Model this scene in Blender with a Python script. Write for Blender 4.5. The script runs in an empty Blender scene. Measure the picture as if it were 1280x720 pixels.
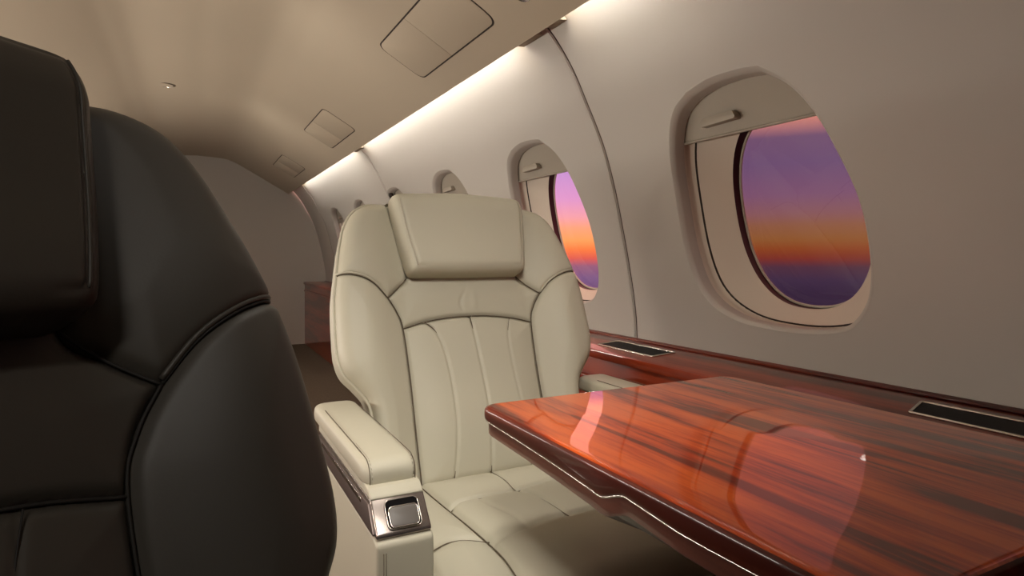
import bpy, bmesh, math, random
import numpy as np
from mathutils import Vector, Matrix, Quaternion
random.seed(3)
COL = bpy.context.scene.collection
PI = math.pi

# ------------------------------------------------------------------ helpers
def lin(r, g, b):
    f = lambda v: (v/255/12.92) if v/255 <= .04045 else ((v/255+.055)/1.055)**2.4
    return (f(r), f(g), f(b), 1)

def link(name, me, mat=None, parent=None, smooth=True):
    o = bpy.data.objects.new(name, me); COL.objects.link(o)
    if mat: me.materials.append(mat)
    if parent: o.parent = parent
    if smooth and len(me.polygons):
        me.polygons.foreach_set('use_smooth', [True]*len(me.polygons))
    return o

def mesh_obj(name, verts, faces, mat, parent=None, smooth=True, sharp=None, recalc=True):
    me = bpy.data.meshes.new(name)
    me.from_pydata([tuple(map(float, v)) for v in verts], [], faces)
    if recalc:
        bm = bmesh.new(); bm.from_mesh(me)
        bmesh.ops.recalc_face_normals(bm, faces=bm.faces); bm.to_mesh(me); bm.free()
    o = link(name, me, mat, parent, smooth)
    if sharp: me.set_sharp_from_angle(angle=math.radians(sharp))
    return o

def empty(name, loc, rz=0, label=None, cat=None, group=None):
    o = bpy.data.objects.new(name, None); COL.objects.link(o)
    o.location = loc; o.rotation_euler = (0, 0, rz); o.empty_display_size = .1
    if label: o['label'] = label
    if cat: o['category'] = cat
    if group: o['group'] = group
    return o

def struct(o, label=None):
    o['kind'] = 'structure'
    if label: o['label'] = label
    return o

def catmull(pts, n=8, closed=False):
    pts = [np.array(p, float) for p in pts]; out = []
    N = len(pts); rng = range(N if closed else N-1)
    for i in rng:
        p1 = pts[i]; p2 = pts[(i+1) % N]
        p0 = pts[(i-1) % N] if (closed or i > 0) else 2*p1-p2
        p3 = pts[(i+2) % N] if (closed or i+2 < N) else 2*p2-p1
        for k in range(n):
            t = k/n
            out.append(.5*((2*p1)+(-p0+p2)*t+(2*p0-5*p1+4*p2-p3)*t*t+(-p0+3*p1-3*p2+p3)*t**3))
    if not closed: out.append(pts[-1])
    return np.array(out)

def curves(*cs, n=8):                       # closed outline: smooth curves joined at corners
    out = []
    for c in cs:
        q = catmull(c, n) if len(c) > 2 else np.array(c, float)
        for p in q:
            if not out or np.hypot(*(p-out[-1])) > 1e-5: out.append(p)
    if np.hypot(*(out[0]-out[-1])) < 1e-5: out.pop()
    return np.array(out)

def mir(c): return [(-x, y) for x, y in reversed(list(c))]

def round_poly(pts, r, n=6):                # rounds the corners of a closed polygon
    pts = [np.array(p, float) for p in pts]; out = []
    N = len(pts)
    for i in range(N):
        a, b, c = pts[i-1], pts[i], pts[(i+1) % N]
        u = (a-b)/np.linalg.norm(a-b); v = (c-b)/np.linalg.norm(c-b)
        ang = math.acos(max(-1, min(1, float(u@v)))); d = min(r/math.tan(ang/2), .45*np.linalg.norm(a-b), .45*np.linalg.norm(c-b))
        p, q = b+u*d, b+v*d
        for k in range(n+1):
            t = k/n; out.append((1-t)**2*p+2*t*(1-t)*b+t*t*q)
    return np.array(out)

def seg_dist(P, line, closed=False):
    """distance of points to a polyline and nearest points"""
    best = np.full(len(P), 1e9); near = np.zeros((len(P), 2))
    L = np.array(line, float); M = len(L)
    for i in range(M if closed else M-1):
        a, b = L[i], L[(i+1) % M]; ab = b-a; q = ab@ab
        if q < 1e-14: continue
        t = np.clip(((P-a)@ab)/q, 0, 1); c = a+t[:, None]*ab
        d = np.hypot(P[:, 0]-c[:, 0], P[:, 1]-c[:, 1]); m = d < best
        best[m] = d[m]; near[m] = c[m]
    return best, near

def inside(P, poly):
    x, y = P[:, 0], P[:, 1]; r = np.zeros(len(P), bool); n = len(poly); j = n-1
    for i in range(n):
        xi, yi = poly[i]; xj, yj = poly[j]
        if yi != yj:
            r ^= ((yi > y) != (yj > y)) & (x < (xj-xi)*(y-yi)/(yj-yi)+xi)
        j = i
    return r

def relief(name, outline, mapf, hf, mat, parent=None, res=.004, holes=(), back=None, flip=False):
    """A filled 2D outline, meshed on a fine grid, lifted to 3D: mapf(u, w, n) with n = hf(P, d)."""
    ol = np.array(outline); lo = ol.min(0)-res; hi = ol.max(0)+res
    nx = int((hi[0]-lo[0])/res)+2; ny = int((hi[1]-lo[1])/res)+2
    cx = lo[0]+(np.arange(nx-1)+.5)*res; cy = lo[1]+(np.arange(ny-1)+.5)*res
    CX, CY = np.meshgrid(cx, cy, indexing='ij'); Q = np.stack([CX.ravel(), CY.ravel()], 1)
    ins = inside(Q, ol)
    for h in holes: ins &= ~inside(Q, h)
    ins = ins.reshape(nx-1, ny-1)
    ids = -np.ones((nx, ny), int); faces = []; P = []
    def vid(i, j):
        if ids[i, j] < 0:
            ids[i, j] = len(P); P.append((lo[0]+i*res, lo[1]+j*res))
        return ids[i, j]
    for i, j in np.argwhere(ins):
        faces.append((vid(i, j), vid(i+1, j), vid(i+1, j+1), vid(i, j+1)))
    P = np.array(P)
    ec = {}
    for f in faces:
        for a, b in zip(f, f[1:]+f[:1]):
            k = (min(a, b), max(a, b)); ec.setdefault(k, []).append((a, b))
    bed = [v[0] for v in ec.values() if len(v) == 1]
    bv = np.array(sorted({a for e in bed for a in e}))
    lines = [ol]+[np.array(h) for h in holes]
    bd = np.full(len(bv), 1e9); bn = np.zeros((len(bv), 2))
    for l in lines:
        d, nn = seg_dist(P[bv], l, True); m = d < bd; bd[m] = d[m]; bn[m] = nn[m]
    P[bv] = bn
    d = np.full(len(P), 1e9)
    for l in lines: d = np.minimum(d, seg_dist(P, l, True)[0])
    n = hf(P, d)
    V = mapf(P[:, 0], P[:, 1], n)
    V = list(V); faces = list(faces)
    if back is not None:
        idx = {int(b): len(V)+k for k, b in enumerate(bv)}
        B = mapf(P[bv, 0], P[bv, 1], np.full(len(bv), -back)); V += list(B)
        for a, b in bed: faces.append((b, a, idx[a], idx[b]))
    if flip: faces = [tuple(reversed(f)) for f in faces]
    return mesh_obj(name, V, faces, mat, parent, recalc=False)

def tube_data(pts, r, sides=8, closed=False, caps=True):
    pts = [Vector(p) for p in pts]; N = len(pts); V = []; F = []
    up = None
    for i, p in enumerate(pts):
        a = pts[i-1] if (i > 0 or closed) else p; b = pts[(i+1) % N] if (i < N-1 or closed) else p
        t = (b-a).normalized()
        if up is None:
            up = Vector((0, 0, 1)) if abs(t.z) < .9 else Vector((1, 0, 0))
        s = t.cross(up).normalized(); up = s.cross(t).normalized()
        rr = r[i] if hasattr(r, '__len__') else r
        for k in range(sides):
            an = 2*PI*k/sides; V.append(p+rr*(math.cos(an)*s+math.sin(an)*up))
    for i in range(N if closed else N-1):
        j = (i+1) % N
        for k in range(sides):
            l = (k+1) % sides; F.append((i*sides+k, i*sides+l, j*sides+l, j*sides+k))
    if caps and not closed:
        F.append(tuple(range(sides))[::-1]); F.append(tuple((N-1)*sides+k for k in range(sides)))
    return V, F

class MB:
    def __init__(s): s.V = []; s.F = []
    def add(s, d):
        o = len(s.V); s.V += list(d[0]); s.F += [tuple(i+o for i in f) for f in d[1]]; return s
    def tube(s, pts, r, **k): return s.add(tube_data(pts, r, **k))
    def build(s, name, mat, parent=None, **k): return mesh_obj(name, s.V, s.F, mat, parent, **k)

def loft(rings, closed_ring=True, cap0=False, cap1=False):
    n = len(rings[0]); V = [v for r in rings for v in r]; F = []
    for i in range(len(rings)-1):
        for k in range(n if closed_ring else n-1):
            l = (k+1) % n; F.append((i*n+k, i*n+l, (i+1)*n+l, (i+1)*n+k))
    if cap0: F.append(tuple(range(n))[::-1])
    if cap1: F.append(tuple((len(rings)-1)*n+k for k in range(n)))
    return V, F

def prism(name, poly, a, b, place, mat, parent=None, bev=.003, seg=3, sharp=None):
    """poly (2D) extruded from a to b along the third axis, place(p, q, t) -> xyz, bevelled edges"""
    n = len(poly); V = [place(p[0], p[1], a) for p in poly]+[place(p[0], p[1], b) for p in poly]
    F = [tuple(range(n))[::-1], tuple(range(n, 2*n))]+[(k, (k+1) % n, n+(k+1) % n, n+k) for k in range(n)]
    me = bpy.data.meshes.new(name); me.from_pydata([tuple(map(float, v)) for v in V], [], F)
    bm = bmesh.new(); bm.from_mesh(me); bmesh.ops.recalc_face_normals(bm, faces=bm.faces)
    if bev:
        es = [e for e in bm.edges if len(e.link_faces) == 2 and e.calc_face_angle(0) > math.radians(25)]
        bmesh.ops.bevel(bm, geom=es, offset=bev, segments=seg, profile=.5, affect='EDGES', clamp_overlap=True)
    bm.to_mesh(me); bm.free()
    o = link(name, me, mat, parent); me.set_sharp_from_angle(angle=math.radians(sharp or 40)); return o

def box(name, x0, x1, y0, y1, z0, z1, mat, parent=None, bev=.004, seg=3):
    return prism(name, [(x0, y0), (x1, y0), (x1, y1), (x0, y1)], z0, z1, lambda p, q, t: (p, q, t), mat, parent, bev, seg)

# ------------------------------------------------------------------ materials
def mat_base(name, col, rough=.5, metal=0, spec=.5, **kw):
    m = bpy.data.materials.new(name); m.use_nodes = True
    b = m.node_tree.nodes['Principled BSDF']
    b.inputs['Base Color'].default_value = col; b.inputs['Roughness'].default_value = rough
    b.inputs['Metallic'].default_value = metal; b.inputs['Specular IOR Level'].default_value = spec
    for k, v in kw.items(): b.inputs[k.replace('_', ' ')].default_value = v
    return m, m.node_tree, b

def noise_mat(name, c1, c2, scale, rough, bump=.1, bscale=None, dist=.001, spec=.4, detail=3, **kw):
    m, t, b = mat_base(name, c1, rough, 0, spec, **kw)
    tc = t.nodes.new('ShaderNodeTexCoord'); n = t.nodes.new('ShaderNodeTexNoise')
    n.inputs['Scale'].default_value = scale; n.inputs['Detail'].default_value = detail
    t.links.new(tc.outputs['Object'], n.inputs['Vector'])
    mx = t.nodes.new('ShaderNodeMix'); mx.data_type = 'RGBA'
    mx.inputs['A'].default_value = c1; mx.inputs['B'].default_value = c2
    t.links.new(n.outputs['Fac'], mx.inputs['Factor']); t.links.new(mx.outputs['Result'], b.inputs['Base Color'])
    if bump:
        n2 = t.nodes.new('ShaderNodeTexNoise'); n2.inputs['Scale'].default_value = bscale or scale*10
        n2.inputs['Detail'].default_value = 4; t.links.new(tc.outputs['Object'], n2.inputs['Vector'])
        bp = t.nodes.new('ShaderNodeBump'); bp.inputs['Strength'].default_value = bump; bp.inputs['Distance'].default_value = dist
        t.links.new(n2.outputs['Fac'], bp.inputs['Height']); t.links.new(bp.outputs['Normal'], b.inputs['Normal'])
    return m

def C3(r, g, b): return (r, g, b, 1)
LEATHER = noise_mat('cream_leather', C3(.50, .468, .362), C3(.47, .438, .338), 3, .52, .12, 420, .0006, spec=.4)
LEATHER_D = noise_mat('dark_leather', C3(.045, .039, .031), C3(.038, .033, .027), 3, .5, .12, 420, .0006, spec=.35)
THREAD = noise_mat('seam_thread', C3(.13, .10, .065), C3(.10, .075, .05), 50, .7, 0)
THREAD_L = noise_mat('pale_thread', C3(.50, .45, .36), C3(.42, .37, .29), 80, .7, 0)
THREAD_K = noise_mat('dark_thread', C3(.012, .01, .008), C3(.01, .008, .006), 50, .7, 0)
WALLM = noise_mat('sidewall_lining', C3(.41, .373, .325), C3(.395, .36, .312), 2, .6, .05, 260, .0005, spec=.3)
SOFFIT = noise_mat('ceiling_lining', C3(.40, .33, .245), C3(.385, .318, .235), 2, .65, .05, 260, .0005, spec=.3)
REVEAL = noise_mat('window_reveal_lining', C3(.62, .54, .44), C3(.58, .50, .41), 3, .6, .04, 200, .0005, spec=.3)
SHADE = noise_mat('window_shade_fabric', C3(.31, .265, .21), C3(.29, .25, .195), 4, .6, .1, 300, .0005, spec=.3)
DARKGAP = noise_mat('dark_gap', C3(.03, .018, .012), C3(.02, .013, .01), 5, .8, 0)
BURG = noise_mat('burgundy_gasket', C3(.05, .008, .01), C3(.03, .006, .008), 9, .4, 0)
CARPET = noise_mat('taupe_carpet', C3(.16, .125, .09), C3(.10, .08, .06), 60, .95, .6, 500, .004, spec=.1)
CHROME, _, _ = mat_base('brushed_metal', C3(.62, .57, .52), .22, 1)
BEZEL = noise_mat('warm_grey_metal', C3(.36, .31, .28), C3(.30, .26, .235), 8, .24, .02, 300, .0003, Metallic=.85)
BEZELD = noise_mat('dark_grey_metal', C3(.17, .13, .115), C3(.13, .10, .09), 8, .35, .02, 300, .0003, Metallic=.6)
BUTTON = noise_mat('grey_plastic', C3(.14, .125, .11), C3(.12, .105, .095), 8, .35, 0)
BLACK = noise_mat('black_recess', C3(.004, .003, .003), C3(.003, .003, .003), 8, .8, 0, spec=.1)
BLACKG = noise_mat('black_tray_lining', C3(.004, .004, .005), C3(.003, .003, .004), 8, .6, 0, spec=.15)
SHELL = noise_mat('seat_shell', C3(.33, .29, .22), C3(.30, .265, .20), 5, .4, .03, 200, .0004)

def wood(name, ca, cb, cc, rot, scale=9., rough=.35, coat=1.):
    m, t, b = mat_base(name, ca, rough, 0, .5)
    b.inputs['Coat Weight'].default_value = coat; b.inputs['Coat Roughness'].default_value = .015
    b.inputs['Coat IOR'].default_value = 1.5; b.inputs['Specular IOR Level'].default_value = .15
    tc = t.nodes.new('ShaderNodeTexCoord'); mp = t.nodes.new('ShaderNodeMapping')
    mp.inputs['Rotation'].default_value = (0, 0, rot); mp.inputs['Scale'].default_value = (1, .075, 1)
    t.links.new(tc.outputs['Object'], mp.inputs['Vector'])
    w = t.nodes.new('ShaderNodeTexNoise'); w.inputs['Scale'].default_value = scale; w.inputs['Detail'].default_value = 5
    w.inputs['Distortion'].default_value = .5
    t.links.new(mp.outputs['Vector'], w.inputs['Vector'])
    n = t.nodes.new('ShaderNodeTexNoise'); n.inputs['Scale'].default_value = scale*7; n.inputs['Detail'].default_value = 5
    t.links.new(mp.outputs['Vector'], n.inputs['Vector'])
    ad = t.nodes.new('ShaderNodeMath'); ad.operation = 'MULTIPLY_ADD'; ad.inputs[1].default_value = .28
    t.links.new(n.outputs['Fac'], ad.inputs[0]); t.links.new(w.outputs['Fac'], ad.inputs[2])
    r = t.nodes.new('ShaderNodeValToRGB'); e = r.color_ramp.elements
    e[0].position = .54; e[0].color = cc; e[1].position = .74; e[1].color = cb
    k = r.color_ramp.elements.new(.63); k.color = ca
    t.links.new(ad.outputs[0], r.inputs['Fac']); t.links.new(r.outputs['Color'], b.inputs['Base Color'])
    return m
TABLEW = wood('lacquered_table_wood', C3(.40, .040, .003), C3(.62, .092, .006), C3(.13, .010, .002), math.radians(-14), 20)
APRON = wood('mahogany_edge', C3(.11, .017, .008), C3(.15, .025, .011), C3(.06, .009, .005), math.radians(-4), 14, .3, .4)
APRON2 = wood('mahogany_lower_edge', C3(.13, .04, .028), C3(.17, .055, .036), C3(.09, .028, .02), math.radians(-4), 14, .35, .6)
LEDGEW = wood('mahogany_ledge', C3(.19, .022, .008), C3(.27, .038, .012), C3(.09, .011, .006), 0, 9, .35, .6)

def emit_mat(name, col, s):
    m = bpy.data.materials.new(name); m.use_nodes = True; t = m.node_tree; t.nodes.clear()
    e = t.nodes.new('ShaderNodeEmission'); e.inputs['Color'].default_value = col; e.inputs['Strength'].default_value = s
    o = t.nodes.new('ShaderNodeOutputMaterial'); t.links.new(e.outputs[0], o.inputs['Surface']); return m
LED = emit_mat('led_strip', C3(1, .97, .92), 60)
LEDW = emit_mat('led_strip_warm_end', C3(1, .70, .25), 34)
DIFF = emit_mat('ceiling_light_diffuser', C3(1, .93, .82), 6.0)
LAMP = emit_mat('reading_lamp_lens', C3(1, .93, .82), 1.6)

def glass_mat(nm='window_glass', tint=1.0):
    m = bpy.data.materials.new(nm); m.use_nodes = True; t = m.node_tree; t.nodes.clear()
    tr = t.nodes.new('ShaderNodeBsdfTransparent'); tr.inputs['Color'].default_value = (tint, tint*.95, tint*.95, 1); gl = t.nodes.new('ShaderNodeBsdfGlossy'); gl.inputs['Roughness'].default_value = .02
    mx = t.nodes.new('ShaderNodeMixShader'); mx.inputs[0].default_value = .04
    o = t.nodes.new('ShaderNodeOutputMaterial')
    t.links.new(tr.outputs[0], mx.inputs[1]); t.links.new(gl.outputs[0], mx.inputs[2]); t.links.new(mx.outputs[0], o.inputs['Surface']); return m
GLASS = glass_mat(); DIM_GLASS = glass_mat('dimmed_window_glass', .50)   # tint added to dim the near panes; light crosses both faces

# ------------------------------------------------------------------ cabin shell
XC = .05                                                   # centre line of the cabin
PROF = [(1.376, .45), (1.376, .707), (1.366, .833), (1.341, .972), (1.317, 1.083), (1.284, 1.219), (1.247, 1.339), (1.208, 1.43),
        (1.169, 1.506), (1.119, 1.601), (1.066, 1.677), (1.015, 1.734), (.955, 1.79), (.885, 1.845)]
PR = catmull(PROF, 6)
def prof(z): return np.interp(z, PR[:, 1], PR[:, 0])
Y0, Y1 = -1.3, 7.4
RIBS = [-.77, 1.734, 4.24, 6.74]
WINY = [.20, 1.15, 2.20, 3.15, 4.07+.02, 5.08, 6.05]

OUT = [(-.278, 1.0), (-.272, 1.12), (-.236, 1.24), (-.20, 1.33), (-.155, 1.397), (-.085, 1.443), (-.01, 1.458), (.07, 1.452),
       (.15, 1.436), (.235, 1.372), (.272, 1.286), (.285, 1.15), (.282, 1.02), (.255, .92), (.20, .86), (.11, .825), (0, .815),
       (-.10, .816), (-.184, .829), (-.226, .852), (-.264, .91)]
OUT_A = [(-.095, 1.442), (-.155, 1.397), (-.20, 1.33), (-.236, 1.24), (-.272, 1.12), (-.278, 1.0), (-.264, .91), (-.226, .852), (-.184, .829), (-.10, .816), (0, .815), (.11, .825),
         (.20, .86), (.255, .92), (.282, 1.02), (.285, 1.15), (.276, 1.270), (.250, 1.350), (.205, 1.405), (.14, 1.436)]
OUTC = np.array(list(curves(OUT_A[::-1], [(-.095, 1.442), (.02, 1.449), (.14, 1.436)][:0] or [(-.095, 1.442), (-.03, 1.449), (.06, 1.449), (.14, 1.436)], n=5)))
def scaled(c, s, dy=0, dz=0):
    ctr = np.array([0, 1.12]); return (c-ctr)*s+ctr+np.array([dy, dz])

def wall_map(side):
    if side > 0: return lambda y, z, n: np.stack([prof(z)-n, y, z], 1)
    return lambda y, z, n: np.stack([2*XC-prof(z)+n, y, z], 1)

def make_wall(side):
    mp = wall_map(side); nm = 'wall_right' if side > 0 else 'wall_left'
    ends = [Y0]+RIBS+[Y1]
    for a, b in zip(ends[:-1], ends[1:]):
        if b-a < .05: continue
        g = .002
        holes = [scaled(OUTC, 1.035)+np.array([yc, 0]) for yc in WINY if a < yc < b]
        rect = np.array([(a+g, .50), (b-g, .50), (b-g, 1.35), (b-g-.007, 1.66), (b-g-.010, 1.83), (a+g, 1.83)])
        def hf(P, d, a=a, b=b):
            e = np.minimum(P[:, 0]-a, b-P[:, 0])        # slight roll of the panel edge into the joint
            return -.006*np.exp(-(np.clip(e, 0, 1)/.006)**2)
        o = relief(nm, rect, mp, hf, WALLM, res=.0125, holes=holes, back=None, flip=(side > 0))
        struct(o, 'curved pale beige cabin sidewall panel with oval windows')
    for k, y in enumerate(RIBS):                          # dark channel behind each panel joint, opening towards the top
        w0 = .006
        zs = np.linspace(.5, 1.83, 40); V = []; F = []
        for z in zs:
            x = float(prof(z))+.012; w = w0+.016*max(0, (z-1.35)/.4)
            for yy, dx in ((y-w-.01, 0), (y-w-.01, .02), (y+w+.01, .02), (y+w+.01, 0)):
                xx = x+dx; V.append((xx if side > 0 else 2*XC-xx, yy, z))
        for i in range(len(zs)-1):
            for j in range(4):
                l = (j+1) % 4; F.append((4*i+j, 4*i+l, 4*i+4+l, 4*i+4+j))
        t = mesh_obj('trim_%d' % (k+1 if side > 0 else k+11), V, F, DARKGAP); struct(t)
        # thin raised lip beside the joint
        V2 = [(float(prof(z))-.001 if side > 0 else 2*XC-float(prof(z))+.001, y+.005, z) for z in np.linspace(.72, 1.8, 50)]
        mb = MB().tube(V2, .002, sides=6); lip = mb.build('joint_lip', WALLM, t)

def make_window(idx, yc, side):
    S = lambda x: x if side > 0 else 2*XC-x
    root = empty('window_%d' % idx, (S(1.34), yc, .80)); struct(root, 'oval cabin window in a recessed frame with the shade partly down over a %ssunset sky' % ('dimmed ' if side > 0 and yc < 1.5 else ''))
    inv = Matrix.Translation(-root.location)
    def put(o): o.parent = root; o.data.transform(inv); return o
    def ring(c, off): return [(S(float(prof(z))+off), yc+y, z) for y, z in c]
    # frame ring: soft chamfer then the side of the recess
    c = OUTC
    V, F = loft([ring(scaled(c, 1.052), .0010), ring(scaled(c, 1.038), -.0010), ring(scaled(c, 1.032), -.0002), ring(scaled(c, 1.003), .009),
                 ring(scaled(c, .998), .016), ring(scaled(c, .995), .045)])
    put(mesh_obj('window_frame', V, F, WALLM))
    hole = catmull([(.205*math.copysign(abs(math.cos(a))**.85, math.cos(a))-.02, 1.125+.268*math.copysign(abs(math.sin(a))**.85, math.sin(a))) for a in np.linspace(0, 2*PI, 28, endpoint=False)], 4, True)
    # resample both rings by angle so the funnel lofts cleanly
    def by_angle(cc, n=96):
        ctr = np.array([0, 1.12]); a = np.arctan2(cc[:, 1]-1.12, cc[:, 0]); o = np.argsort(a); a = a[o]; cc = cc[o]
        t = np.linspace(-PI, PI, n, endpoint=False)
        return np.stack([np.interp(t, a, cc[:, 0], period=2*PI), np.interp(t, a, cc[:, 1], period=2*PI)], 1)
    A = by_angle(scaled(c, .995)); B = by_angle(hole)
    A2 = by_angle(scaled(c, 1.03))
    mid = A2*.5+B*.5
    V, F = loft([ring(A, .045), ring(A2, .046), ring(A2, .062), ring(A2*.93+B*.07, .068), ring(mid, .095), ring(B, .125)])
    put(mesh_obj('window_reveal', V, F, REVEAL))
    # thin dark joint line in the reveal, gasket and outer pane
    J = A2*.80+B*.20
    mb = MB().tube(ring(J, .078), .0035, sides=6, closed=True); put(mb.build('reveal_joint', DARKGAP))
    V, F = loft([ring(B, .125), ring(by_angle(hole*1.0), .150), ring(scaled(B, .982), .155)]); put(mesh_obj('gasket', V, F, BURG))
    mb = MB().tube(ring(scaled(B, .982), .152), .004, sides=8, closed=True); put(mb.build('pane_rim', THREAD_L))
    P = ring(scaled(B, 1.0), .156); P2 = ring(scaled(B, 1.0), .160); n = len(P)
    put(mesh_obj('glass_pane', P+P2, [tuple(range(n)), tuple(range(n, 2*n))[::-1]]+[(k, (k+1) % n, n+(k+1) % n, n+k) for k in range(n)], DIM_GLASS if (side > 0 and yc < 1.5) else GLASS, smooth=False))
    # pleatless shade panel pulled part of the way down, in its track
    zb = 1.33
    top = [p for p in scaled(c, 1.022) if p[1] > zb]
    ys = sorted(p[0] for p in scaled(c, 1.022) if abs(p[1]-zb) < .03); yl, yr = ys[0], ys[-1]
    top = sorted(top, key=lambda p: math.atan2(p[1]-zb+.02, p[0]))
    poly = np.array([(yl, zb)]+[(yr, zb)]+[tuple(p) for p in top])
    po = np.array([(float(a), float(b)) for a, b in poly])
    def hf(Q, d):
        return -.050-.0015*np.exp(-((Q[:, 1]-(zb+.05))/.004)**2)
    sh = relief('window_shade', po+np.array([yc, 0]), wall_map(side), hf, SHADE, None, res=.008, back=.056, flip=(side > 0)); put(sh)
    lipline = [(S(float(prof(zb))+.048), y, zb+.002) for y in np.linspace(yc+yl+.004, yc+yr-.004, 12)]
    mb = MB().tube(lipline, .0045, sides=8); o = put(mb.build('shade_lip', SHADE)); 
    o.parent = sh
    hx = float(prof(1.372))+.048
    pl = round_poly([(yc+.03, 1.362), (yc+.165, 1.358), (yc+.150, 1.382), (yc+.045, 1.384)], .008)
    h = prism('shade_handle', pl, hx-.020, hx+.004, lambda p, q, t: (S(t), p, q), SHADE, None, .004, 3); put(h); h.parent = sh
    return root

for side in (1, -1):
    make_wall(side)
    for k, yc in enumerate(WINY):
        make_window(k+1 if side > 0 else k+11, yc, side)

# ceiling: sloping soffit panels either side of a flat centre
def ceil_profile():
    pts = [(.985, 1.714), (.99, 1.719), (.985, 1.724)]
    lower = [(.965, 1.70), (.952, 1.7075), (.90, 1.7377), (.70, 1.8537), (.52, 1.958), (.42, 2.012), (.30, 2.050), (.05, 2.065)]
    q = catmull(lower[1:], 8)
    L = [(.968, 1.716), (.970, 1.706), (.966, 1.699)]+[tuple(p) for p in q]
    return L
CP = ceil_profile()
def soff_z(x): return 1.70+.58*(.965-x)
def add_ceiling():
    L = CP+[(2*XC-x, z) for x, z in reversed(CP[:-1])]
    up = [(x, z+.02) for x, z in reversed(L)]
    ring = L+up; n = len(ring); V = []; F = []
    for y in (Y0, Y1): V += [(x, y, z) for x, z in ring]
    m = len(L)
    for k in range(n):
        l = (k+1) % n; F.append((k, l, n+l, n+k))
    o = mesh_obj('ceiling', V, F, SOFFIT, sharp=35); struct(o, 'beige cabin ceiling sloping down to a lit cove')
add_ceiling()

def soffit_map(p, y, n, side=1):                           # p: x position on the soffit, n: outward below the surface
    k = math.hypot(1, .58); x = p-n*.58/k; z = soff_z(p)-n/k
    return (x if side > 0 else 2*XC-x, y, z)
hc = 0
def hatch(ya, yb, side):
    global hc
    hc += 1
    lab = ['large rounded access hatch in the ceiling slope, nearest the camera', 'rounded ceiling hatch farther down the cabin behind the first one',
           'rounded ceiling hatch at the far end of the cabin on the right'][min(hc-1, 2)] if side > 0 else 'rounded access hatch in the left ceiling slope'
    root = empty('ceiling_hatch', soffit_map(.778, (ya+yb)/2, 0, side), 0, lab, 'ceiling hatch', None if side > 0 else 'hatches in the left ceiling slope')
    inv = Matrix.Translation(-root.location)
    pl = round_poly([(.680, ya), (.875, ya), (.875, yb), (.680, yb)], .045, 8)
    def pr(nm, poly, a, b, mat, bev=.0015):
        o = prism(nm, poly, a, b, lambda p, q, t: soffit_map(p, q, t, side), mat, root, bev, 2); o.data.transform(inv); return o
    pr('hatch_gap', pl, -.004, .0006, DARKGAP, 0)
    ym = ya+(yb-ya)*.53
    ins = lambda P, s: np.array([((x-.7775)*(1-s/.0975)+.7775, (y-(ya+yb)/2)*(1-s/((yb-ya)/2))+(ya+yb)/2) for x, y in P])
    q = ins(pl, .0052)
    def clip(P, lo, hi):
        out = []
        for i in range(len(P)):
            a, b = P[i-1], P[i]
            ia, ib = lo <= a[1] <= hi, lo <= b[1] <= hi
            if ia != ib:
                yy = lo if (min(a[1], b[1]) < lo) else hi; t = (yy-a[1])/(b[1]-a[1]); out.append(a+(b-a)*t)
            if ib: out.append(b)
        return out
    pr('hatch_door', clip(q, -99, ym-.0008), -.003, .0022, SOFFIT); pr('hatch_door', clip(q, ym+.0008, 99), -.003, .0022, SOFFIT)
for side in (1, -1):
    hc = 0
    hatch(1.80, 2.535, side); hatch(3.74, 4.47, side); hatch(5.6, 6.3, side)

def reading_lamp(y, label, group=None, side=1):
    root = empty('reading_lamp', soffit_map(.845, y, 0, side), 0, label, 'reading lamp', group)
    inv = Matrix.Translation(-root.location)
    def disc(r0, r1, n0, n1, nm, mat, cap):
        R = []
        for r, n_ in ((r0, n0), (r1, n1)):
            R.append([soffit_map(.845+r*math.cos(a), y+r*math.sin(a), n_, side) for a in np.linspace(0, 2*PI, 32, endpoint=False)])
        V, F = loft(R, cap1=cap); o = mesh_obj(nm, V, F, mat, root, sharp=40); o.data.transform(inv)
    disc(.036, .033, -.002, .006, 'lamp_rim', CHROME, False); disc(.033, .026, .006, .003, 'lamp_reflector', CHROME, False)
    disc(.0262, .0255, .001, .0032, 'lamp_lens', LAMP, True)
reading_lamp(1.60, 'small round reading lamp in the ceiling slope beside the nearest hatch')

# lit cove strips behind the soffit lip
def led(ya, yb, side, label):
    S = lambda x: x if side > 0 else 2*XC-x
    root = empty('cove_light', (S(.93), (ya+yb)/2, 1.765), 0, label, 'cove light', 'cove lights along the ceiling edge')
    inv = Matrix.Translation(-root.location)
    def b(nm, x0, x1, a, c, z0, z1, m):
        o = box(nm, min(S(x0), S(x1)), max(S(x0), S(x1)), a, c, z0, z1, m, root, .001, 1); o.data.transform(inv)
    b('light_channel', .880, .935, ya, yb, 1.772, 1.780, SOFFIT)
    b('light_strip', .933, .943, ya+.03, yb-.03, 1.755, 1.779, LED)
    b('strip_end', .933, .943, ya, ya+.03, 1.755, 1.779, LEDW); b('strip_end', .933, .943, yb-.03, yb, 1.755, 1.779, LEDW)
led(1.90, 4.14, 1, 'lit white cove strip behind the far seat row, above the windows')
led(4.34, 6.64, 1, 'lit white cove strip at the far end of the cabin sidewall')
led(1.13, 1.615, 1, 'short lit cove strip nearest the camera on the sidewall')
led(1.90, 4.14, -1, 'lit cove strip along the opposite side of the cabin, middle')
led(4.34, 6.64, -1, 'lit cove strip along the opposite side of the cabin, far end')

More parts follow.
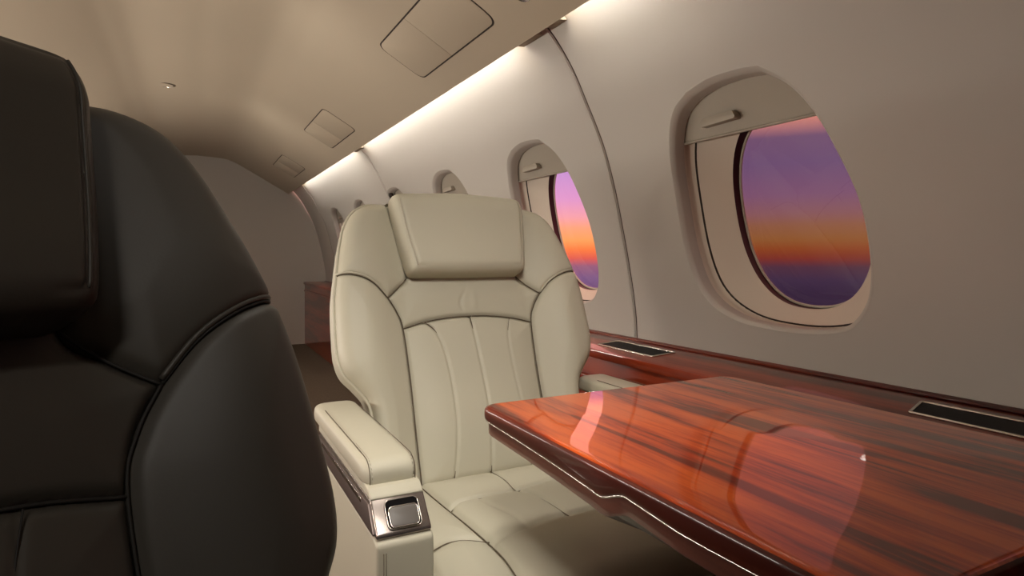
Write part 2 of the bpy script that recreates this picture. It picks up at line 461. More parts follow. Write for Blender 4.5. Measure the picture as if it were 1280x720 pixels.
struct(box('floor', -1.4, 1.5, Y0, Y1, -.05, 0, CARPET, None, 0))
for nm, ya, yb in (('wall_far', Y1, Y1+.04), ('wall_near', Y0-.04, Y0)):
    poly = [(1.40, 0), (1.40, .9)]+[(x+.01, z) for x, z in PROF[3:]]+[(.7, 2.06), (.4, 2.1), (-.3, 2.1), (-.6, 2.06)]+[(2*XC-x-.01, z) for x, z in reversed(PROF[3:])]+[(-1.30, .9), (-1.30, 0)]
    o = prism(nm, poly, ya, yb, lambda p, q, t: (p, t, q), WALLM, None, 0); struct(o)

k = 0
for y0, y1 in ((1.618, 1.70), (1.765, 1.897), (4.143, 4.337), (1.09, 1.127)):         # solid blocks added in the cove to stop light at the strip ends
    for side in (1, -1):
        k += 1
        o = prism('trim_%d' % (20+k), [(.900, 1.748), (.958, 1.716), (1.022, 1.722), (.955, 1.785), (.90, 1.80)], y0, y1,
                  lambda p, q, t: (p if side > 0 else 2*XC-p, t, q), SOFFIT, None, .002); struct(o)

# ------------------------------------------------------------------ side ledge
def ledge(side, label):
    S = lambda x: x if side > 0 else 2*XC-x
    r = empty('side_ledge', (S(1.25), 2.5, 0), 0, label, 'side ledge')
    inv = Matrix.Translation(-r.location)
    top = [(1.132, .678), (1.128, .690), (1.130, .702), (1.140, .7065), (1.372, .7065), (1.372, .678)]
    def pr(nm, poly, a, b, m, bev, par=r):
        o = prism(nm, poly, a, b, lambda p, q, t: (S(p), t, q), m, par, bev, 3); o.data.transform(inv); return o
    pr('ledge_top', top, Y0+.01, Y1-.01, LEDGEW, .0)
    pr('ledge_front', [(1.142, .0), (1.142, .678), (1.162, .678), (1.162, 0)], Y0+.01, Y1-.01, LEDGEW, .002)
    pr('ledge_moulding', [(1.134, .600), (1.134, .616), (1.1425, .620), (1.1425, .596)], Y0+.01, Y1-.01, LEDGEW, .003)
    pr('wall_trim', [(1.360, .7065), (1.360, .712), (1.374, .716), (1.374, .7065)], Y0+.01, Y1-.01, APRON, .001)
    for y0 in ((1.42, .42, 3.2, 4.9) if side > 0 else (1.42,)):
        pl = round_poly([(1.185, y0), (1.298, y0+.03), (1.298, y0+.315), (1.190, y0+.275)], .006)
        o = prism('ledge_tray', pl, .7055, .7078, lambda p, q, t: (S(p), q, t), BLACKG, r, .0005, 1); o.data.transform(inv)
        ring = [(S(x), y, .7085) for x, y in pl]
        rim = MB().tube(ring, .0032, sides=8, closed=True).build('tray_rim', CHROME); rim.data.transform(inv); rim.parent = o
ledge(1, 'dark red mahogany side ledge with black inset trays below the windows')
ledge(-1, 'dark red mahogany ledge along the opposite side of the cabin')

# ------------------------------------------------------------------ seat
AL = math.radians(20); EU = np.array([0, math.sin(AL), math.cos(AL)]); NU = np.array([0, -math.cos(AL), math.sin(AL)])
OB = np.array([0, .25, .45])
def back_map(u, w, n):
    u = np.atleast_1d(u); w = np.atleast_1d(w); n = np.atleast_1d(n)
    return np.stack([u, OB[1]+w*EU[1]+n*NU[1], OB[2]+w*EU[2]+n*NU[2]], 1)
CZ = .45; V0 = .515; RR = .085
def cush_map(u, v, n):
    u = np.atleast_1d(u); v = np.atleast_1d(v); n = np.atleast_1d(n)
    a = np.clip((v-V0)/RR, 0, PI/2); ex = np.clip(v-V0-RR*PI/2, 0, None)
    vv = np.where(v <= V0, v, V0+RR*np.sin(a))+n*np.sin(a)
    zz = CZ-RR*(1-np.cos(a))-ex+n*np.cos(a)
    return np.stack([u, .25-vv, zz], 1)

SIL_R = [(.205, .745), (.25, .738), (.29, .715), (.318, .672), (.338, .60), (.352, .526), (.362, .46), (.365, .38), (.364, .32), (.352, .277), (.325, .244), (.302, .212), (.292, .17), (.290, .08), (.288, -.02)]
SIL = curves(SIL_R, [(.288, -.02), (-.288, -.02)], mir(SIL_R), [(-.205, .745), (.205, .745)])
INNER = [(.183, -.02), (.184, .12), (.184, .26), (.189, .385), (.203, .43), (.225, .465)]
ARCH = [(.225, .465), (.255, .495), (.285, .512), (.318, .522), (.352, .526)]
PTOP = [(-.189, .385), (-.131, .400), (-.062, .409), (0, .411), (.062, .409), (.131, .400), (.189, .385)]
CH = {-1: [(-.131, .400), (-.103, .372), (-.086, .317), (-.078, .232), (-.080, .131), (-.091, .054), (-.104, -.01)],
      0: [(0, .411), (.006, .354), (.011, .267), (.014, .181), (.009, .09), (-.002, -.01)],
      1: [(.118, .400), (.105, .348), (.104, .281), (.107, .204), (.111, .13), (.114, -.01)]}

def smooth(x, a, b):
    t = np.clip((x-a)/(b-a), 0, 1); return t*t*(3-2*t)
def silroll(P, R=.035, k=1.0):
    d, _ = seg_dist(P, SIL, True); d = np.clip(d, 0, R)
    return k*(np.sqrt(R*R-(R-d)**2)-R)
def back_base(P):
    au = np.abs(P[:, 0]); w = P[:, 1]
    n = .045*smooth(au, .17, .30)*(1-.55*smooth(w, .50, .72))
    n += .010*np.exp(-((w-.12)/.13)**2)*(1-smooth(au, .1, .2))
    return n
def seam(d, depth=.008, s=.0055): return -depth*np.exp(-(d/s)**2)

def back_height(grooves=(), puff=.012, ps=.035, extra=None):
    def hf(P, d):
        n = back_base(P)+silroll(P)+puff*(1-np.exp(-(d/ps)**1.3))+seam(d)
        for g, dep, s in grooves:
            dd, _ = seg_dist(P, catmull(g, 8)); n += -dep*np.exp(-(dd/s)**2)
        if extra is not None: n += extra(P)
        return n
    return hf
def surf_line(pts, mapf, hfun, lift=0.0):
    P = np.array(pts); return [tuple(v) for v in mapf(P[:, 0], P[:, 1], hfun(P)+lift)]

def dash(line, on=.0045, off=.0035):                      # split a 3D polyline into stitches
    L = [Vector(p) for p in line]; out = []; acc = [0]
    for a, b in zip(L, L[1:]): acc.append(acc[-1]+(b-a).length)
    def at(s):
        i = max(0, min(len(acc)-2, int(np.searchsorted(acc, s))-1)); t = (s-acc[i])/max(1e-9, acc[i+1]-acc[i]); return L[i].lerp(L[i+1], t)
    s = 0
    while s+on < acc[-1]: out.append((at(s), at(s+on))); s += on+off
    return out

def rbox(name, x0, x1, y0, y1, z0, z1, r, mat, parent, puff=0.0, cuts=10):
    """soft upholstered box: rounded by radius r with slightly crowned faces"""
    bm = bmesh.new(); bmesh.ops.create_cube(bm, size=2)
    bmesh.ops.subdivide_edges(bm, edges=bm.edges[:], cuts=cuts*2, use_grid_fill=True)
    h = Vector(((x1-x0)/2, (y1-y0)/2, (z1-z0)/2)); c = Vector(((x0+x1)/2, (y0+y1)/2, (z0+z1)/2))
    for v in bm.verts:
        p = Vector((v.co.x, v.co.y, v.co.z))
        q = Vector([math.copysign(1-(1-abs(a))**1.6 if False else abs(a)**.75, a) for a in p])
        q = Vector((q.x*h.x, q.y*h.y, q.z*h.z))
        inner = Vector([max(-h[i]+r, min(h[i]-r, q[i])) for i in range(3)])
        d = q-inner
        if d.length > 1e-9: q = inner+d.normalized()*r
        cr = puff*(1-p.x**2)*(1-p.y**2)*(1-p.z**2 if False else 1) if abs(p.z) > .99 else 0
        q.z += math.copysign(cr, p.z)
        v.co = c+q
    me = bpy.data.meshes.new(name); bm.to_mesh(me); bm.free()
    return link(name, me, mat, parent)

def make_seat(loc, rz, L, TH, TL, label, res=.003):
    root = empty('club_chair', loc, rz, label, 'seat')
    # ---- backrest: rear shell with its upholstered panels as sub-parts
    sil2 = scaled_poly(SIL, .985)
    def shell_h(P, d): return np.full(len(P), -.11)+np.sqrt(np.clip(.04**2-np.clip(.04-d, 0, .04)**2, 0, None))*-1+.04*0
    shell = relief('backrest', sil2, back_map, lambda P, d: -.060-.045*np.sqrt(np.clip(1-np.clip(1-d/.05, 0, 1)**2, 0, 1)), SHELL if L is LEATHER else L, root, res=.008, back=.012, flip=True)
    nosil = lambda P: back_base(P)+silroll(P)
    g = [(CH[-1], .0045, .0035), (CH[0], .0045, .0035), (CH[1], .002, .0035)]
    relief('back_panel', curves(INNER[:4], list(reversed(PTOP)), [(-x, y) for x, y in reversed(INNER[:4])], [(-.183, -.02), (.183, -.02)]),
           back_map, back_height(g, .010), L, shell, res=res, back=.015)
    yo = [(.225, .465), (.195, .492), (.165, .522), (.172, .60), (.19, .70), (.197, .745)]
    def creases(P): return -.0022*np.exp(-((P[:, 0]+.012+.01*np.sin(P[:, 1]*60))/.006)**2)*np.exp(-((P[:, 1]-.452)/.028)**2)+.0018*np.exp(-((P[:, 0]-.018)/.009)**2)*np.exp(-((P[:, 1]-.448)/.026)**2)
    relief('yoke_panel', curves(PTOP, INNER[3:], yo, [(.197, .745), (-.197, .745)], mir(yo), [(-x, y) for x, y in reversed(INNER[3:])]),
           back_map, back_height((), .008, extra=creases), L, shell, res=res, back=.015)
    for s in (1, -1):
        sh = curves(yo[::1], [(.197, .745), (.205, .745)], SIL_R[:6], list(reversed(ARCH)))
        wg = curves(INNER, ARCH, SIL_R[5:], [(.288, -.02), (.183, -.02)])
        if s < 0: sh = np.array(mir(sh)); wg = np.array(mir(wg))
        relief('shoulder_panel', sh, back_map, back_height((), .010), L, shell, res=res, back=.045)
        relief('side_bolster', wg, back_map, back_height((), .014, .045), L, shell, res=res, back=.045)
    # dark seams and pale piping
    mb = MB()
    R = lambda c: [(-x, y) for x, y in c]
    for c in (INNER, R(INNER), ARCH[:], R(ARCH), yo[:3], R(yo[:3]), PTOP, CH[-1], CH[0], CH[1]):
        q = catmull(c, 8); dep = .0075 if c is not CH[1] else .0045
        MB().tube(surf_line(q, back_map, lambda P: nosil(P)+(.0055 if any(c is CH[k] for k in CH) else 0), -dep+.0035), .0016 if c is not CH[1] else .0008, sides=6).build('seam', TH, shell)
    mb = MB()
    for s in (1, -1):
        for c, off, dz in ((ARCH, .0035, .001),):
            q = catmull(c, 8); q = q+np.array([0, off*1.2]); q[:, 0] *= s
            MB().tube(surf_line(q, back_map, nosil, -.003), .0028, sides=8).build('piping', L, shell)
        q = catmull(SIL_R, 6); q[:, 0] *= s
        MB().tube(surf_line(q*np.array([1.0, 1]), back_map, lambda P: back_base(P), -.034), .0042, sides=8).build('piping', L, shell)
    mb = MB()
    for c, off in ((CH[-1], .0052), (CH[-1], -.0052), (CH[0], .005)):
        q = catmull(c, 10)+np.array([off, 0])
        mb = MB()
        for a, b in dash(surf_line(q, back_map, nosil, .0035)): mb.tube([a, b], .0006, sides=5)
        mb.build('stitching', TL, shell)
    # ---- headrest
    HRc = [(.150, .511), (.163, .516), (.170, .528), (.176, .56), (.184, .61), (.192, .67), (.197, .715), (.194, .742), (.18, .754), (.14, .758)]
    HRc = [(x, y+.008*(y < .6)) for x, y in HRc]
    HR = curves(HRc, [(.14, .758), (0, .763), (-.14, .758)], mir(HRc), [(-.15, .519), (0, .517), (.15, .519)])
    def hr_h(P, d):
        r = .030; dd = np.clip(d, 0, r); n = .066+np.sqrt(r*r-(r-dd)**2)-r
        n -= .0028*np.exp(-((d-.017)/.0022)**2)*smooth(np.abs(P[:, 0]), .12, .15)
        n += .006*(1-(P[:, 0]/.2)**2)
        n -= .016*smooth(P[:, 1], .70, .765)                      # rolls back at the top
        return n+.004*np.exp(-((P[:, 1]-.56)/.04)**2)
    hr = relief('headrest', HR, back_map, hr_h, L, root, res=res, back=-.004)
    mb = MB()
    for s in (1, -1):
        q = catmull(HRc[1:-1], 6)
        q2 = np.array([(x-.017, max(y, .5)) for x, y in q]); q2[:, 0] *= s
        m = (q2[:, 1] > .535) & (q2[:, 1] < .735); q2 = q2[m]
        mb.tube(surf_line(q2, back_map, lambda P: .064+.006*(1-(P[:, 0]/.2)**2)-.016*smooth(P[:, 1], .70, .765)+.004*np.exp(-((P[:, 1]-.56)/.04)**2), .0), .0014, sides=6)
        mb.build('headrest_seam', TL, hr); mb = MB()
    # ---- seat cushion
    def cush(name, outline, grooves, puff, par, edge=.008, ps=.03, extra=None, back=.12):
        def hf(P, d):
            n = puff*(1-np.exp(-(d/ps)**1.3))+seam(d, edge, .007)
            for gl, dep, s in grooves:
                dd, _ = seg_dist(P, catmull(gl, 8)); n += -dep*np.exp(-(dd/s)**2)
            if extra is not None: n += extra(P)
            return n
        return relief(name, outline, cush_map, hf, L, par, res=res*1.1, back=back, flip=False)
    SL = [(-.187, -.01), (-.180, .12), (-.170, .26), (-.166, .36), (-.168, .42), (-.180, .50), (-.195, .60), (-.20, .78)]
    SR = [(-x, y) for x, y in SL]
    cb = rbox('seat_cushion', -.30, .30, -.24, .20, .26, .42, .03, L, root)
    lat1 = [(-.178, .165), (-.15, .150), (-.103, .153), (-.01, .154), (.06, .142), (.10, .134), (.178, .140)]
    lat2 = [(-.167, .352), (-.12, .345), (-.078, .338), (.005, .325), (.105, .326), (.167, .345)]
    cen = [(-.006, -.01), (-.001, .08), (-.008, .155), (.010, .19), (.020, .24), (.026, .33)]
    dcr = [(-.105, .153), (-.098, .21), (-.080, .28), (-.078, .338)]
    d2 = [(.12, .14), (.115, .24), (.105, .326)]
    def puffs(P):
        n = np.zeros(len(P))
        for (u, v, su, sv, a) in ((-.09, .07, .06, .05, .004), (.08, .07, .06, .05, .004), (-.12, .25, .03, .06, .004), (-.03, .25, .04, .06, .005), (.07, .24, .04, .06, .004), (0, .45, .12, .08, .004)):
            n += a*np.exp(-((P[:, 0]-u)/su)**2-((P[:, 1]-v)/sv)**2)
        return n
    cush('centre_cushion', curves(SL, [(-.20, .78), (.20, .78)], list(reversed(SR)), [(.187, -.01), (-.187, -.01)]),
         [(lat1, .0080, .0055), (lat2, .0045, .009), (cen, .0070, .005), (dcr, .003, .008), (d2, .0025, .008)], .012, cb, extra=puffs)
    FC = [(-.296, .300), (-.262, .322), (-.232, .310), (-.20, .316), (-.166, .345)]
    FC = [(-.297, .345), (-.270, .325), (-.238, .311), (-.205, .316), (-.167, .345)]
    for s in (1, -1):
        k1 = curves([(-.187, -.01), (-.180, .12), (-.170, .26), (-.167, .345)], list(reversed(FC)), [(-.297, .345), (-.30, .2), (-.30, -.01)], [(-.30, -.01), (-.187, -.01)])
        k2 = curves([(-.167, .345), (-.168, .42), (-.180, .50), (-.195, .60), (-.20, .78)], [(-.20, .78), (-.29, .78)], [(-.29, .78), (-.300, .60), (-.305, .46), (-.297, .345)], FC)
        if s > 0: k1 = np.array(mir(k1)); k2 = np.array(mir(k2))
        cush('cushion_bolster', k1, [], .014, cb); cush('front_bolster', k2, [], .022, cb, ps=.035)
    mb = MB(); ch = lambda P: np.zeros(len(P))
    for c, r_, l_ in ((SL, .0013, -.005), (SR, .0013, -.005),  (FC, .0014, -.001), ([(-x, y) for x, y in FC], .0014, -.001)):
        MB().tube(surf_line(catmull(c, 10), cush_map, ch, l_), r_, sides=6).build('seam', TH, cb)
    for c, dp, cc, r_ in ((lat1, .0080, [], .0010), (cen, .0070, lat1, .0010), (cen[3:], .0070, [], .001)):
        q = catmull(c, 12); q = q[(np.abs(q[:, 0]) < .172)]
        hh = lambda P: .012*(1-np.exp(-((.172-np.abs(P[:, 0]))/.03)**1.3))-dp+puffs(P)+.0008
        MB().tube(surf_line(q, cush_map, hh, 0), r_, sides=6).build('seam', TH, cb)
    mb = MB()
    for s in (1, -1):
        q = catmull([(-.297*s, .33), (-.305*s, .46), (-.300*s, .60), (-.29*s, .78)], 10)
        MB().tube(surf_line(q, cush_map, ch, -.006), .004, sides=8).build('piping', L, cb); MB().tube(surf_line(q, cush_map, ch, -.022), .003, sides=8).build('piping', L, cb)
    # ---- armrests
    for s in (-1, 1):
        X = lambda x: s*(-x)                      # given for the left one (x negative = left)
        ar = box('armrest', min(X(-.416), X(-.323)), max(X(-.416), X(-.323)), -.12, .33, .12, .40, L, root, .006, 3)
        prof_l = [(.30, .549), (-.18, .549), (-.2035, .548), (-.2125, .542), (-.213, .530), (-.213, .12), (.30, .12)]
        x0, x1 = sorted((X(-.416), X(-.323)))
        def pr(nm, poly, a, b, m, bev, par=None, seg=3): return prism(nm, poly, a, b, lambda p, q, t: (t, p, q), m, par or ar, bev, seg)
        pr('arm_side_panel', prof_l, x0-.0015, x1+.0015, L, .007, seg=4)
        # metal band wrapping the front slope and the outer side
        pr('control_bezel', [(.30, .549), (.30, .598), (-.155, .598), (-.163, .600), (-.2055, .556), (-.206, .549)], x0+.001, x1-.0005, BEZEL, .003)
        xo = X(-.4165)
        sp = [(.28, .554), (.28, .594), (-.165, .594), (-.198, .557), (-.198, .554)]
        pr('side_band', sp, min(xo, xo-s*.0), xo+(.0025 if s > 0 else -.0025) if False else xo-(.0035*(-1 if s > 0 else 1)), BEZELD, .0008) if False else pr('side_band', sp, *sorted((xo+(s*.003), xo-(s*.002))), BEZELD, .0006)
        rl = round_poly([(-.12, .580), (.24, .580), (.24, .589), (-.12, .589)], .004)
        pr('band_slot', rl, *sorted((xo+s*.0035, xo+s*.0015)), CHROME, .0004)
        # slanted face frame: origin, up along slope, outward normal
        fo = np.array([0, -.206, .558]); fe = np.array([0, .04, .044])/np.hypot(.04, .044); fn = np.array([0, -fe[2], fe[1]])
        xc = (x0+x1)/2+.003
        def fp(p, q, t): v = fo+fe*q+fn*t; return (xc+p, v[1], v[2])
        rec = round_poly([(-.028, .0035), (.028, .0035), (.028, .0515), (-.028, .0515)], .010, 6)
        prism('latch_recess', rec, -.004, .0012, fp, BLACK, ar, .0005, 1)
        ring = MB().tube([fp(p[0], p[1], .0012) for p in rec], .0011, sides=8, closed=True); ring.build('latch_surround', CHROME, ar)
        bt = round_poly([(-.024, .0050), (.0235, .0050), (.0245, .0385), (-.0245, .0385)], .008, 6)
        bo = prism('latch_button', bt, -.002, .0052, fp, BUTTON, ar, .0025, 3)
        MB().tube([fp(p[0], p[1], .0040) for p in bt], .0012, sides=8, closed=True).build('latch_rim', CHROME, ar)
        # leather collar between band and pad
        pr('arm_collar', [(.30, .597), (.30, .615), (-.120, .615), (-.148, .613), (-.164, .603), (-.166, .598)], x0+.001, x1-.001, L, .004)
        # pad
        bm = bmesh.new(); V = []; rings = []
        px0, px1 = sorted((X(-.420), X(-.321)))
        nY = 30
        sec_n = 28
        def pad_ring(y, k, ztop, zbot, inset):
            cx = (px0+px1)/2; hx = (px1-px0)/2-inset; cz = (ztop+zbot)/2; hz = max(.0005, (ztop-zbot)/2); out = []
            for i in range(sec_n):
                a = 2*PI*i/sec_n; ca, sa = math.cos(a), math.sin(a)
                out.append((cx+hx*math.copysign(abs(ca)**.42, ca), y, cz+hz*math.copysign(abs(sa)**.5, sa)+.0025*(1-ca*ca)*(sa > 0)))
            return out
        R_ = []
        yf = -.137
        for t in np.linspace(0, 1, 9):
            a = t*PI/2; R_.append(pad_ring(yf+.034*(1-math.cos(a)), 0, .6500-.024*(1-math.sin(a)), .6075+.005*(1-math.sin(a)), .016*(1-math.sin(a))))
        for y in np.linspace(-.10, .33, 14): R_.append(pad_ring(y, 0, .6505, .6075, 0))
        for t in np.linspace(1, 0, 7)[1:]:
            a = t*PI/2; R_.append(pad_ring(.31-.04*(1-math.sin(a)) if False else .33+.03*math.cos(a), 0, .6505-.02*(1-math.sin(a)), .6075+.005*(1-math.sin(a)), .02*(1-math.sin(a))))
        R_[0] = R_[0]
        Vp, Fp = loft(R_, cap0=True, cap1=True)
        pad = mesh_obj('arm_pad', Vp, Fp, L, ar, sharp=60)
        mb = MB()
        for sx in (px0+.012, px1-.008):
            if (sx > 0) != (s > 0): pass
            ln = [(sx, .26, .6522), (sx, .0, .6522), (sx, -.10, .6512), (sx, -.118, .6482), (sx, -.129, .6410), (sx, -.1352, .632), (sx, -.1372, .622), (sx, -.1362, .612)]
            MB().tube(catmull(ln, 5), .0008, sides=6).build('pad_seam', TH, pad)
        mb = MB()
        for sx in (px0+.0155, px1-.0115):
            q = catmull([(sx, -.02, .6528), (sx, -.10, .6518), (sx, -.118, .6490), (sx, -.130, .6415), (sx, -.1362, .632), (sx, -.1380, .622), (sx, -.1372, .612)], 6)
            for a, b in dash(q): mb.tube([a, b], .0007, sides=5)
            mb.build('pad_stitching', TL, pad); mb = MB()
        mb = MB()
        for dx, m_ in ((.010, 0), (.014, 0)):
            sx = x0+dx if s < 0 else x1-dx
            MB().tube([(sx, -.2140, .53), (sx, -.2140, .14)], .0009, sides=6).build('arm_front_seam', TH, ar)
    # ---- base
    fr = rbox('seat_frame', -.30, .30, -.30, .30, .14, .30, .02, SHELL if L is LEATHER else L, root)
    prism('pedestal', [(.16*math.cos(a), .16*math.sin(a)) for a in np.linspace(0, 2*PI, 32, endpoint=False)], .03, .15, lambda p, q, t: (p, q, t), BEZELD, root, .004)
    prism('floor_plate', round_poly([(-.25, -.25), (.25, -.25), (.25, .25), (-.25, .25)], .05), 0, .032, lambda p, q, t: (p, q, t), BEZELD, root, .006)
    return root

def scaled_poly(P, s):
    c = np.array([0, .36]); return (P-c)*np.array([s, s])+c

make_seat((.675, 1.18, 0), 0, LEATHER, THREAD, THREAD_L, 'cream leather cabin seat with stitched back panels, facing the wooden table')
# darker seat in the left foreground, swivelled towards the table
PH = math.radians(35)
make_seat((.020, .150, 0), PH, LEATHER_D, THREAD_K, LEATHER_D, 'dark brown leather cabin seat in the left foreground', res=.003)

# ------------------------------------------------------------------ table
def table():
    r = empty('cabin_table', (.81, .69, 0), 0, 'glossy orange-brown lacquered wood table with a dark rounded edge, beside the cream seat', 'table')
    inv = Matrix.Translation(-r.location)
    x0, x1, ya, yb = .487, 1.125, .30, 1.080
    edge = [(x1, yb), (x0+.0, yb), (x0, ya), (x1, ya)]
    top = round_poly([(x1, ya), (x0+.002, ya), (x0, yb), (x1, yb)], .026, 10)
    # slab with bullnose: rings shrinking towards top
    def inset(P, d, cx=.81, cy=.69):
        return [((x-cx)*(1-d/.32)+cx, (y-cy)*(1-d/.39)+cy) for x, y in P]
    rings = []
    R = .011
    for k in range(7):
        a = k/6*PI/2; rings.append([(x, y, .7085+R*math.sin(a)) for x, y in inset(top, R*(1-math.cos(a)))])
    YZ = [.30, .50, .545, .60, .645, .664, .678, .695, .72, .80, .92, 1.05, 1.1]
    ZZ = [.690, .686, .686, .690, .693, .686, .680, .674, .677, .682, .687, .691, .692]
    zl = lambda x, y: float(np.interp(y, YZ, ZZ)) if x < .56 else .691
    top = np.array([tuple(p) for i in range(len(top)) for p in (lambda a, b: [a+(b-a)*t for t in np.linspace(0, 1, 61 if np.hypot(*(b-a)) > .3 else 2)[:-1]])(top[i-1], top[i])])
    rings = []
    for k in range(7):
        a = k/6*PI/2; rings.append([(x, y, .7085+R*math.sin(a)) for x, y in inset(top, R*(1-math.cos(a)))])
    low = [[(x, y, zl(x, y)) for x, y in inset(top, .0030)], [(x, y, zl(x, y)+.0015) for x, y in inset(top, .0014)], [(x, y, zl(x, y)+.0045) for x, y in inset(top, .0004)], [(x, y, zl(x, y)*.5+.7085*.5) for x, y in top]]
    V, F = loft(low+rings[:4], cap0=True); o = mesh_obj('table_edge', V, F, APRON, r, sharp=70); o.data.transform(inv)
    V, F = loft([[(x, y, z-.0006) for x, y, z in rings[3]]]+rings[4:], cap0=True, cap1=True); o = mesh_obj('table_top', V, F, TABLEW, r, sharp=20); o.data.transform(inv)
    # lower frame with the stepped aisle side
    base = inset(top, .006)
    V, F = loft([[(x+.003*(x < .6), y, zl(x, y)-.027) for x, y in base], [(x, y, zl(x, y)-.023) for x, y in base], [(x, y, zl(x, y)-.0015) for x, y in base]], cap0=True, cap1=True)
    o = mesh_obj('lower_frame', V, F, APRON2, r, sharp=50); o.data.transform(inv)
    o = MB().tube([(x, y, zl(x, y)-.0002) for x, y in inset(top, .0035)], .0016, sides=8, closed=True).build('metal_inlay', CHROME, r); o.data.transform(inv)
    # fold-out support down to the ledge side
    o = box('support_bracket', 1.085, 1.128, .45, .93, .50, .664, BEZELD, r, .006); o.data.transform(inv)
    o = box('table_leg', .86, .94, .62, .70, .03, .664, BEZELD, r, .01); o.data.transform(inv)
    o = box('leg_foot', .80, 1.0, .56, .76, 0, .03, BEZELD, r, .008); o.data.transform(inv)
table()

# ------------------------------------------------------------------ added ceiling fill lamps, each with a modelled fixture
def fill_spotlight(x, y, z, target, watts, angle, label, rad=.12):
    r = empty('ceiling_fill_lamp', (x, y, z), 0, label, 'fill_spotlight', 'added fill lamps in the cabin ceiling')
    n = 32; ring = lambda rr, dz: [(rr*math.cos(a), rr*math.sin(a), dz) for a in np.linspace(0, 2*PI, n, endpoint=False)]
    V, F = loft([ring(.060, .02), ring(.060, -.004), ring(.050, -.007), ring(.046, .0), ring(.044, .018)]); mesh_obj('lamp_rim', V, F, CHROME, r, sharp=40)
    V, F = loft([ring(.0445, .016), ring(.0445, .013)], cap0=True, cap1=True); mesh_obj('lamp_lens', V, F, LAMP, r, sharp=40)
    ld = bpy.data.lights.new('lamp', 'SPOT'); ld.energy = watts; ld.spot_size = math.radians(angle); ld.spot_blend = 1.0
    ld.shadow_soft_size = rad; ld.color = (1, .945, .86)
    lo = bpy.data.objects.new('lamp', ld); COL.objects.link(lo); lo.location = (x, y, z-.05)
    d = Vector(target)-Vector((x, y, z-.05)); lo.rotation_euler = d.to_track_quat('-Z', 'Y').to_euler()
fill_spotlight(.12, .10, 2.065, (.66, 1.38, .80), 114, 54, 'added round ceiling fill lamp nearest the table', .25)
fill_spotlight(.36, .93, 2.035, (.42, 1.02, .55), 38, 62, 'added round ceiling fill lamp over the armrest of the cream seat', .12)
fill_spotlight(-.15, .95, 2.06, (1.30, 2.6, .9), 9, 60, 'added round ceiling fill lamp just left of the cream seat', .2)
fill_spotlight(-.15, 2.4, 2.06, (1.30, 3.4, 1.2), 22, 90, 'added round ceiling fill lamp halfway down the aisle ceiling', .2)
fill_spotlight(-.15, 4.4, 2.06, (1.30, 5.2, 1.2), 22, 90, 'added round ceiling fill lamp at the far end of the aisle ceiling', .2)
fill_spotlight(-.45, -.75, 2.02, (-.25, .50, .95), 85, 40, 'added round ceiling fill lamp over the dark leather seat', .15)

def wash(y0, y1, watts, label):  # added fill uplight, out of view, brightening the ceiling slope and seat
    r = empty('added_wash_light', (-1.25, (y0+y1)/2, .75), 0, label, 'added fill light', 'added fill lights out of view on the opposite sidewall')
    box('light_housing', -.021, .012, -(y1-y0)/2, (y1-y0)/2, 0, .03, BEZELD, r, .003); box('light_lens', -.006, .010, -(y1-y0)/2+.01, (y1-y0)/2-.01, .029, .033, LAMP, r, .001)
    ld = bpy.data.lights.new('lamp', 'AREA'); ld.shape = 'RECTANGLE'; ld.size = .05; ld.size_y = y1-y0; ld.energy = watts; ld.color = (1, .92, .82)
    lo = bpy.data.objects.new('lamp', ld); COL.objects.link(lo); lo.location = (-1.215, (y0+y1)/2, .80)
    lo.rotation_euler = (PI, 0, 0); lo.rotation_euler = Matrix.Rotation(math.radians(-125), 4, 'Y').to_euler()
wash(1.1, 2.9, 24, 'added unseen fill light low on the opposite sidewall, nearer the camera'); wash(3.3, 5.2, 24, 'added unseen fill light low on the opposite sidewall at the far end')

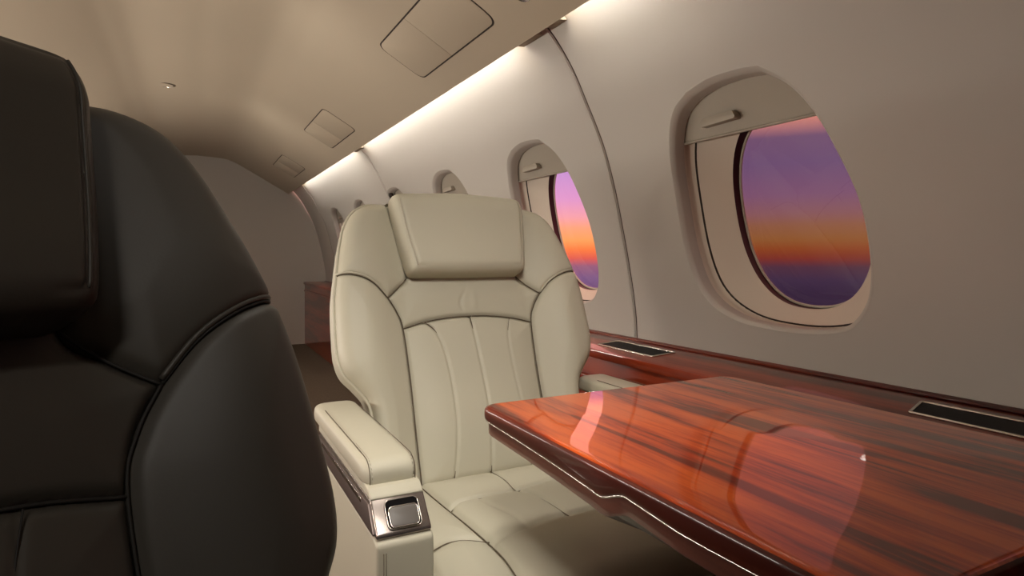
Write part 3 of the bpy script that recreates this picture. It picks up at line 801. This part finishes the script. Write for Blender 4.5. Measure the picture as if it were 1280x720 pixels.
# ------------------------------------------------------------------ world: sunset sky
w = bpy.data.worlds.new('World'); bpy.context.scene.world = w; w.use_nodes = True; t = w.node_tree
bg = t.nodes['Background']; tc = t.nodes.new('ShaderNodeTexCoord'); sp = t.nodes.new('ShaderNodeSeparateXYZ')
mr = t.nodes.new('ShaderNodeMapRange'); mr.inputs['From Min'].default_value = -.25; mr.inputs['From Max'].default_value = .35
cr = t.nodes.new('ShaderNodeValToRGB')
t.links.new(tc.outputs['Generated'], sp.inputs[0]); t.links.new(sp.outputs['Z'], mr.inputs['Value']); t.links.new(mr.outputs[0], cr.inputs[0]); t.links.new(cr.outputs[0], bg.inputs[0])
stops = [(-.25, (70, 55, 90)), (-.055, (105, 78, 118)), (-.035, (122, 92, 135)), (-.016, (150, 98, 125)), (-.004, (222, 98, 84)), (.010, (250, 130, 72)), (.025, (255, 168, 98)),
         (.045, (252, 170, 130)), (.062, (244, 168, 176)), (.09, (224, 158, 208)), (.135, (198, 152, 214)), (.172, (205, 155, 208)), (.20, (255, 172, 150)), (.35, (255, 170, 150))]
REFLECT_BOOST = {.20: (2.4, .95, .72, 1), .35: (2.0, .9, .8, 1)}  # extra-bright pink band added high in the sky for the table's reflection
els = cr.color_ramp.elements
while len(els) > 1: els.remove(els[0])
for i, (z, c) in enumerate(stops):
    p = (z+.25)/.6; e = els[0] if i == 0 else els.new(p); e.position = p; e.color = REFLECT_BOOST.get(z, lin(*c))
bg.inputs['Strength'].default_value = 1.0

# ------------------------------------------------------------------ camera
cd = bpy.data.cameras.new('camera'); cam = bpy.data.objects.new('camera', cd); COL.objects.link(cam)
cam.location = (0, 0, 1.0); TH_ = math.atan(400/779)
cam.rotation_euler = (PI/2, 0, -TH_); cd.sensor_width = 36; cd.sensor_fit = 'HORIZONTAL'; cd.lens = 36*779/1280
cd.shift_y = -40/1280; cd.clip_start = .01
sc = bpy.context.scene; sc.camera = cam
sc.view_settings.view_transform = 'Standard'; sc.view_settings.look = 'None'
sc.view_settings.exposure = .2; sc.view_settings.gamma = 1; sc.view_settings.use_curve_mapping = False
